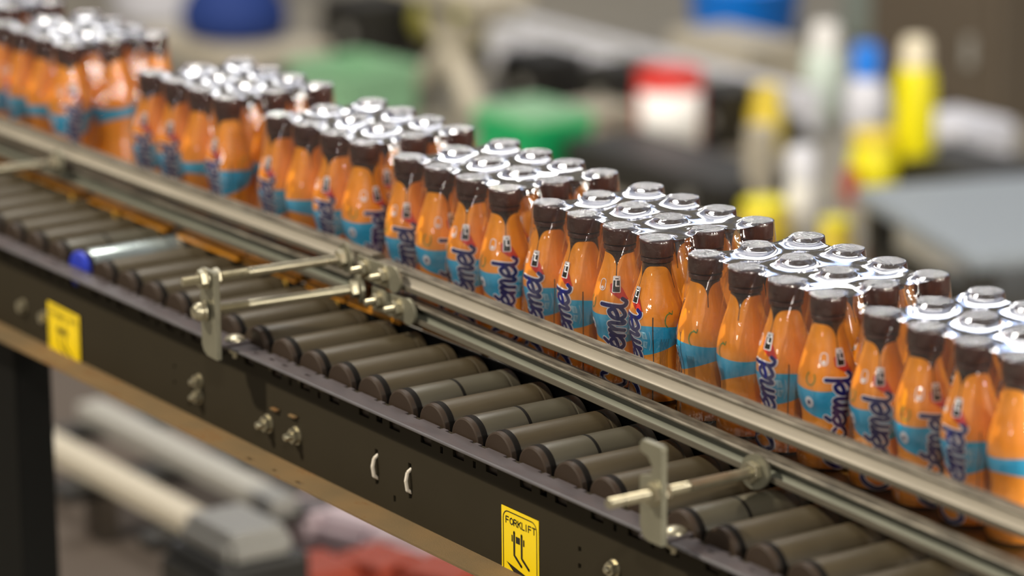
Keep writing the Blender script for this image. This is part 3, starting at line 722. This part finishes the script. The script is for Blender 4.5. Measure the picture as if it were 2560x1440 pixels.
# ------------------------------------------------------------------ FORKLIFT stickers
def sticker(x0, z1, w_, h_, label, tilt=0, yoff=0):
    root = thing('forklift_sticker', (x0, YW - .0018 - yoff, z1), label, 'sticker'); root.rotation_euler = (0, tilt, 0)
    b = MB(); b.box((w_ / 2, 0, -h_ / 2), (w_, .0005, h_)); b.build('vinyl_sheet', M['sticker'], root)
    put = lambda u, v: (u * w_, -.0005, -v * h_)
    def ln(b_, pts, wd=.0016, close=False, off=-.0005):
        pp = [(u * w_, -v * h_) for u, v in pts] + ([(pts[0][0] * w_, -pts[0][1] * h_)] if close else [])
        stroke(b_, pp, wd, lambda a, c: (a, off, c), 0, smooth=False)
    b = MB(); rr = rrect(w_ * .90, h_ * .90, w_ * .13, n=5, cx=w_ / 2, cy=-h_ / 2); stroke(b, rr + rr[:1], .0011, lambda a, c: (a, -.0005, c), 0, smooth=False); b.build('border_line', M['ink'], root, fix=False)
    # lettering
    G = {'F': [[(0, 1), (0, 0), (.8, 0)], [(0, .48), (.7, .48)]], 'O': [[(.5, 0), (.1, .2), (.0, .5), (.1, .8), (.5, 1), (.9, .8), (1, .5), (.9, .2), (.5, 0)]],
         'R': [[(0, 1), (0, 0), (.65, .02), (.85, .25), (.65, .5), (0, .5)], [(.45, .5), (.9, 1)]], 'K': [[(0, 0), (0, 1)], [(.85, 0), (0, .6)], [(.3, .42), (.9, 1)]],
         'L': [[(0, 0), (0, 1), (.75, 1)]], 'I': [[(.1, 0), (.1, 1)]], 'T': [[(0, 0), (.9, 0)], [(.45, 0), (.45, 1)]]}
    b = MB(); u = .125
    for ch_ in 'FORKLIFT':
        cw = .045 if ch_ == 'I' else .088
        for s_ in G[ch_]: ln(b, [(u + p[0] * cw, .125 + p[1] * .085) for p in s_], .0013)
        u += cw + .020
    b.build('lettering', M['ink'], root, fix=False)
    # pictogram of the fork carriage and down arrow
    b = MB()
    for u0 in (.345, .545): ln(b, [(u0, .30), (u0, .61), (u0 + .19, .72)], .0030)
    def rect(u0, u1, v0, v1): b.add([put(u0, v0), put(u1, v0), put(u1, v1), put(u0, v1)], [(0, 1, 2, 3)])
    rect(.39, .50, .345, .435); rect(.275, .305, .345, .435); rect(.585, .62, .345, .435)
    b.build('fork_pictogram', M['ink'], root, fix=False)
    b = MB(); b.add([put(.13, .735), put(.90, .86), put(.52, .945)], [(0, 1, 2)]); b.build('arrow', M['ink'], root, fix=False)
    return root
sticker(.3258, -.2394, .0640, .0750, 'yellow FORKLIFT sticker with black fork pictogram near the right end of the channel')
sticker(-.6482, -.2448, .0820, .0760, 'blurred yellow FORKLIFT sticker overlapping the lower flange at the left end', tilt=.02, yoff=.001)

# ------------------------------------------------------------------ background of the hall
def cm(name, r, g, b_, rough=.5): return mat(name, srgb(r, g, b_), rough)
B = dict(lav=cm('pale_grey_panel', 205, 206, 216), gry=cm('mid_grey_metal', 150, 148, 142, .4), beige=cm('beige_metal', 172, 164, 148), dark=cm('dark_machine_metal', 30, 28, 24),
         brown=cm('brown_machine_metal', 84, 74, 62), blue=cm('bright_blue_plastic', 0, 120, 225, .35), navy=cm('navy_blue_fabric', 4, 40, 105, .8), grn=cm('green_plastic', 20, 160, 95, .4),
         pgrn=cm('pale_green_plastic', 128, 172, 136, .4), red=cm('red_plastic', 205, 45, 35, .4), wht=cm('white_plastic', 228, 226, 224, .4), yel=cm('yellow_plastic', 225, 214, 10, .4),
         ochre=cm('ochre_plastic', 214, 190, 60, .5), steel=cm('blue_grey_steel', 128, 136, 144, .4), olive=cm('olive_metal', 150, 145, 70), orng=cm('red_orange_crate_plastic', 160, 60, 30, .6),
         pink=cm('pale_lilac_film', 205, 185, 190, .5), cream=cm('cream_plastic', 225, 215, 190, .4), mint=cm('pale_mint_plastic', 212, 226, 215, .4))
def bgbox(name, label, cat, base, size, m_, yaw=0, lid=None, group=None):
    """an open or lidded container standing with its base centre at base"""
    root = thing(name, base, label, cat, yaw, group); w_, d, h = size
    b = MB(); t = .012
    b.box((0, 0, t / 2), (w_, d, t)); b.box((-w_/2 + t/2, 0, h/2), (t, d, h)); b.box((w_/2 - t/2, 0, h/2), (t, d, h)); b.box((0, -d/2 + t/2, h/2), (w_, t, h)); b.box((0, d/2 - t/2, h/2), (w_, t, h))
    b.build('container_body', m_, root, bevel=.006)
    b = MB()
    for sx_, sy_, lx, ly in ((0, -1, w_, 0), (0, 1, w_, 0), (-1, 0, 0, d), (1, 0, 0, d)): b.box((sx_ * w_ / 2, sy_ * d / 2, h - .012), (max(lx, .022), max(ly, .022), .024))
    b.build('rim', m_, root, bevel=.004)
    if lid:
        b = MB(); b.box((0, 0, h + .006), (w_ * 1.02, d * 1.02, .022)); b.build('lid', lid, root, bevel=.005)
    return root
def bgtable(name, label, base, size, top_m, leg_m, yaw=0, cat='workbench', rollers=0, th=.05):
    root = thing(name, base, label, cat, yaw); w_, d, h = size
    b = MB(); b.box((0, 0, h - th / 2), (w_, d, th)); b.build('table_top', top_m, root, bevel=.006)
    for sx_ in (-1, 1):
        for sy_ in (-1, 1):
            b = MB(); b.box((sx_ * (w_/2 - .05), sy_ * (d/2 - .04), (h - th)/2), (.05, .05, h - th)); b.build('leg', leg_m, root, bevel=.004)
    for sy_ in (-1, 1):
        b = MB(); b.box((0, sy_ * (d/2 - .04), h * .35), (w_ - .1, .03, .05)); b.build('stretcher', leg_m, root)
    return root
def bgbottle(name, label, px0, px1, ptop, pbase, body, cap, cap_frac=.22, cat='bottle', shoulder=.62, neck=.45, base=None, group=None):
    p = base if base is not None else on_floor((px0 + px1) / 2, pbase); s_ = scale_at(p); r_ = (px1 - px0) / 2 * s_; H = (pbase - ptop) * s_ * 1.03
    root = thing(name, p, label, cat, group=group)
    b = MB(); b.lathe([(0, r_ * .9), (.01, r_), (H * shoulder, r_), (H * (shoulder + .08), r_ * .85), (H * (1 - cap_frac), r_ * neck)], 32); b.build('container_body', body, root, smooth=40)
    b = MB(); b.lathe([(H * (1 - cap_frac), r_ * neck * 1.15), (H * .93, r_ * neck * 1.15), (H * .99, r_ * neck * .9), (H, r_ * neck * .4)], 28); b.build('cap', cap, root, smooth=40)
    return root
def F(px, py): return on_floor(px, py)

# long pale conveyor running across the hall, parallel to the near one
def far_conveyor(p0, L, h, d, face_m, leg_m, label, face_h=.10, nleg=4):
    root = thing('far_conveyor', p0, label, 'conveyor')
    b = MB(); b.box((L / 2, 0, h - face_h / 2), (L, .03, face_h)); b.box((L / 2, d, h - face_h / 2), (L, .03, face_h)); b.build('side_panel', face_m, root, bevel=.004)
    for i in range(int(L / .12)):
        b = MB(); b.cyl((.06 + i * .12, .02, h - .035), (.06 + i * .12, d - .02, h - .035), .03, 14); b.build('roller', B['gry'], root, smooth=40)
    for i in range(nleg):
        for yy in (0, d):
            x_ = .1 + (L - .2) * i / (nleg - 1); b = MB(); b.box((x_, yy, (h - face_h) / 2), (.05, .05, h - face_h)); b.build('leg', leg_m, root)
    b = MB(); b.box((L / 2, d / 2, h * .25), (L * .96, d * .8, .02)); b.build('lower_shelf', B['dark'], root)
    return root
a = at(1190, 50, 9.55); far_conveyor(Vector((a.x, a.y, FLOOR)), 1.30, a.z - FLOOR + .0, .14, B['lav'], B['gry'], 'blurred pale grey conveyor sloping across the hall behind the middle packs', face_h=.105)

# containers and machines, left to right
p = F(590, 200); s_ = scale_at(p)
bgtable('packing_bench', 'blurred beige workbench behind the second pack, under the navy bag', p, (.50, .30, .12), B['beige'], B['gry'])
bp_ = Vector((p.x, p.y, FLOOR + .12))
root = thing('fabric_bag', bp_ + Vector((0, 0, 0)), 'blurred navy blue slumped bag on the beige workbench at the top left', 'bag')
b = MB(); b.lathe([(0, .12), (.02, .15), (.07, .155), (.13, .12), (.17, .06), (.18, .01)], 28); o = b.build('bag_body', B['navy'], root, smooth=60); o.scale = (1.0, .9, 1)
root = thing('storage_drum', F(430, 30), 'blurred pale lilac-grey drum at the top left behind the bench', 'drum')
b = MB(); b.lathe([(0, .17), (.02, .18), (.20, .18), (.21, .185), (.22, .18), (.42, .18), (.44, .17)], 32); b.build('drum_body', B['lav'], root, smooth=40)
b = MB(); b.lathe([(.44, .175), (.46, .175), (.465, .16)], 32); b.build('lid', B['gry'], root, smooth=40)
bgbox('plastic_crate', 'blurred pale green crate behind the third pack', 'crate', F(885, 282), (.25, .22, .13), B['pgrn'], yaw=.1, group=None)
bgbox('plastic_crate', 'blurred bright green crate behind the fourth pack', 'crate', F(1335, 402), (.22, .18, .115), B['grn'], yaw=.05, lid=B['pgrn'])
# crossed grey frame
root = thing('trestle_frame', F(1120, 270), 'blurred grey metal trestle with crossed legs behind the green crate', 'trestle')
for nm, pa, pb in (('cross_bar', (-.18, 0, 0), (.16, .05, .30)), ('cross_bar', (.14, 0, 0), (-.16, .05, .28))):
    b = MB(); b.cyl(pa, pb, .035, 12); b.build(nm, B['beige'], root, smooth=40)
b = MB(); b.box((0, .03, .30), (.46, .16, .045)); b.build('top_bar', B['beige'], root, bevel=.004)
root = thing('motor_unit', F(1130, 160), 'blurred olive yellow motor unit beyond the grey trestle', 'motor')
b = MB(); b.lathe([(-.10, .05), (-.09, .075), (.08, .075), (.10, .05)], 24, o=(0, 0, .115), axis='x'); b.build('motor_housing', B['olive'], root, smooth=40)
b = MB(); b.box((0, 0, .02), (.22, .16, .04)); b.build('base', B['dark'], root, bevel=.004)
# dark cabinets
def cabinet(base, size, m_, label, yaw=0):
    root = thing('machine_cabinet', base, label, 'machine cabinet', yaw); w_, d, h = size
    b = MB(); b.box((0, 0, h / 2), size); b.build('housing', m_, root, bevel=.008)
    b = MB(); b.box((0, -d / 2 - .006, h * .5), (w_ * .86, .012, h * .8)); o = b.build('door', m_, root, bevel=.003)
    b = MB(); b.box((w_ * .33, -d / 2 - .02, h * .5), (.015, .02, h * .2)); b.build('handle', B['gry'], root)
    return root
cabinet(F(930, 135), (.20, .2, .16), B['dark'], 'blurred black machine cabinet at the top, right of the pale green crate')
cabinet(F(1555, 300), (.10, .15, .15), B['dark'], 'blurred narrow black cabinet left of the red and white container')
cabinet(F(1360, 255), (.16, .16, .13), B['dark'], 'blurred black box under the pale conveyor')
cabinet(F(1700, 480), (.62, .22, .085), B['dark'], 'blurred long low black machine base behind the fifth pack')
cabinet(F(1820, 350), (.16, .15, .14), B['dark'], 'blurred black cabinet right of the red and white container')
cabinet(F(1500, 330), (.16, .14, .07), B['beige'], 'blurred beige machine block behind the fifth pack')
cabinet(F(1840, 200), (.34, .2, .12), B['beige'], 'blurred beige machine block under the bright blue tub')
cabinet(F(2230, 105), (.20, .2, .20), cm('grey_green_panel', 122, 130, 122), 'blurred grey-green panel at the top right behind the yellow container')
cabinet(F(2440, 260), (.50, .3, .36), B['brown'], 'blurred brown machine housing at the top right corner')
cabinet(F(2420, 470), (.34, .2, .07), B['dark'], 'blurred black machine base under the pale box on the right')
# red and white container
root = thing('striped_container', F(1672, 385), 'blurred white container with red sides standing behind the fifth pack', 'container'); root.scale = (1, 1, .88)
b = MB(); b.lathe([(0, .070), (.01, .078), (.19, .082), (.21, .075)], 32); b.build('container_body', B['red'], root, smooth=40)
b = MB(); b.lathe([(.21, .080), (.232, .080), (.236, .070)], 32); b.build('lid', B['red'], root, smooth=40)
b = MB()                                                       # white wrap on the side towards the room
N = 24; vs = []
for i in range(N + 1):
    t = R(-92 + 118 * i / N); vs += [(.0835 * math.cos(t), .0835 * math.sin(t), .02), (.0850 * math.cos(t), .0850 * math.sin(t), .185)]
b.add(vs, [(2 * i, 2 * i + 2, 2 * i + 3, 2 * i + 1) for i in range(N)]); b.build('white_label', B['wht'], root, smooth=60, fix=False, solid=.001)
# blue tub
p = F(1860, 112); root = thing('blue_tub', p, 'blurred bright blue round tub at the top edge right of centre', 'tub')
b = MB(); b.lathe([(0, .085), (.015, .115), (.07, .145), (.17, .158), (.18, .165), (.185, .150)], 36); b.build('tub_body', B['blue'], root, smooth=50)
b = MB(); b.lathe([(.185, .150), (.20, .12), (.205, .02)], 36); b.build('lid', B['blue'], root, smooth=50)
# bottles and containers at the right
bgbottle('yellow_container', 'blurred tall yellow container with cream cap at the upper right', 2232, 2334, 98, 455, B['yel'], B['cream'], .20, 'container', shoulder=.70, neck=.62)
bgbottle('yellow_bucket', 'blurred squat yellow bucket left of the tall yellow container', 2120, 2240, 325, 462, B['yel'], B['ochre'], .2, 'bucket', .55, .8)
bgbottle('white_bottle', 'blurred pale mint bottle with white top at the upper right', 2008, 2112, 60, 285, B['mint'], B['wht'], .3, shoulder=.6, neck=.6)
bgbottle('white_bottle', 'blurred white bottle with blue cap beside the tall yellow container', 2108, 2218, 112, 325, B['lav'], B['blue'], .38, shoulder=.45, neck=.55)
bgbottle('yellow_jug', 'blurred small yellow jug on the right of the pale conveyor', 1872, 1962, 215, 372, B['ochre'], B['ochre'], .15, 'jug', .6, .7)
bgbottle('white_bottle', 'blurred slim white bottle behind the sixth pack', 1962, 2044, 368, 600, B['wht'], B['lav'], .36, shoulder=.52, neck=.78)
bgbottle('yellow_bucket', 'blurred yellow bucket left of the slim white bottle', 1846, 1975, 498, 620, B['ochre'], B['yel'], .15, 'bucket', .6, .8)
bgbottle('yellow_bucket', 'blurred yellow bucket right of the slim white bottle', 2046, 2132, 545, 640, B['ochre'], B['yel'], .15, 'bucket', .6, .8)
root = thing('post', F(1900, 545), 'blurred beige post behind the sixth pack', 'post')
b = MB(); b.box((0, 0, .11), (.05, .05, .20)); b.build('shaft', B['beige'], root, bevel=.004); b = MB(); b.box((0, 0, .008), (.09, .09, .016)); b.build('base', B['gry'], root)
bgbottle('orange_container', 'blurred small orange container at the foot of the yellow bucket', 2110, 2160, 400, 475, B['orng'], B['orng'], .2, 'container', .6, .8, base=F(2128, 500))
bgbottle('red_container', 'blurred small red container above the seventh pack', 2160, 2215, 600, 668, B['red'], B['red'], .2, 'container', .6, .8)
# steel table at the right
p = F(2500, 790); bgtable('steel_table', 'blurred blue-grey steel table at the right edge', Vector((p.x, p.y + .1, FLOOR)), (.62, .55, .20), B['steel'], B['dark'], yaw=R(-18), cat='table', th=.03)
bgbox('cardboard_tray', 'blurred pale blue-grey box above the steel table', 'box', F(2405, 395), (.20, .14, .085), B['lav'], lid=B['lav'])

# things seen below the side channel
def low_rack(px, py, D, L, n, label):
    p = at(px, py, D); h = p.z - FLOOR; root = thing('low_roller_rack', Vector((p.x, p.y, FLOOR)), label, 'rack')
    for i in range(n):
        b = MB(); b.box((0, i * .15, h - .02), (L, .05, .03)); b.build('slat', B['gry'] if i % 2 else B['beige'], root, bevel=.004)
    for sx_ in (-1, 0, 1):
        for yy in (0, .15 * (n - 1)):
            b = MB(); b.box((sx_ * L * .44, yy, (h - .035) / 2), (.04, .04, h - .035)); b.build('leg', B['brown'], root)
        b = MB(); b.box((sx_ * L * .44, .15 * (n - 1) / 2, h - .045), (.05, .15 * n, .02)); b.build('cross_bar', B['dark'], root)
    return root
low_rack(250, 1150, 5.65, .66, 4, 'blurred pale slatted rack below the channel at the lower left')
b = MB(); p = F(560, 1250); b.box((0, 0, .004), (2.3, .95, .008)); o = b.build('floor_shade_sheet', cm('dark_brown_shade', 74, 64, 56, .8), bevel=.002); o.location = p; tag(o, 'dark brown sheet standing in for shade on the floor below the channel', 'shade sheet')  # sheet added to darken the bright floor, in place of shade
bc_ = F(600, 1640); cabinet(bc_, (.17, .15, .17), B['dark'], 'blurred black box with a pale grey tray on top, below the channel')
bgbox('grey_tray', 'blurred pale grey tray on the black box below the channel', 'tray', bc_ + Vector((0, 0, .17)), (.13, .09, .025), B['gry'], lid=B['gry'])
for k_, (px, lab) in enumerate(((560, 'left'), (640, 'middle'), (705, 'right'))):
    bgbottle('olive_jar', 'blurred olive yellow jar at the bottom edge, the %s one of three' % lab, px - 30, px + 30, 1375, 1470, B['olive'], B['olive'], .2, 'jar', .6, .8, base=F(px, 1665), group='olive jars under the channel')
for k_, (px, py, lab) in enumerate(((790, 1590, 'left'), (950, 1570, 'middle'), (1110, 1600, 'right'))):
    bgbox('orange_crate', 'blurred red-orange crate at the bottom edge, %s of three' % lab, 'crate', F(px, py), (.10, .09, .10), B['orng'], yaw=.2 * k_, lid=B['orng'], group='red-orange crates under the channel')
for k_, (px, py, lab) in enumerate(((800, 1400, "left"), (905, 1430, 'middle'), (1020, 1465, 'right'))):
    bgbox('wrapped_bundle', 'blurred pale lilac wrapped bundle below the channel, %s of three' % lab, 'bundle', F(px, py), (.09, .08, .08), B['pink'], yaw=.3 * k_, lid=B['pink'], group='lilac bundles under the channel')
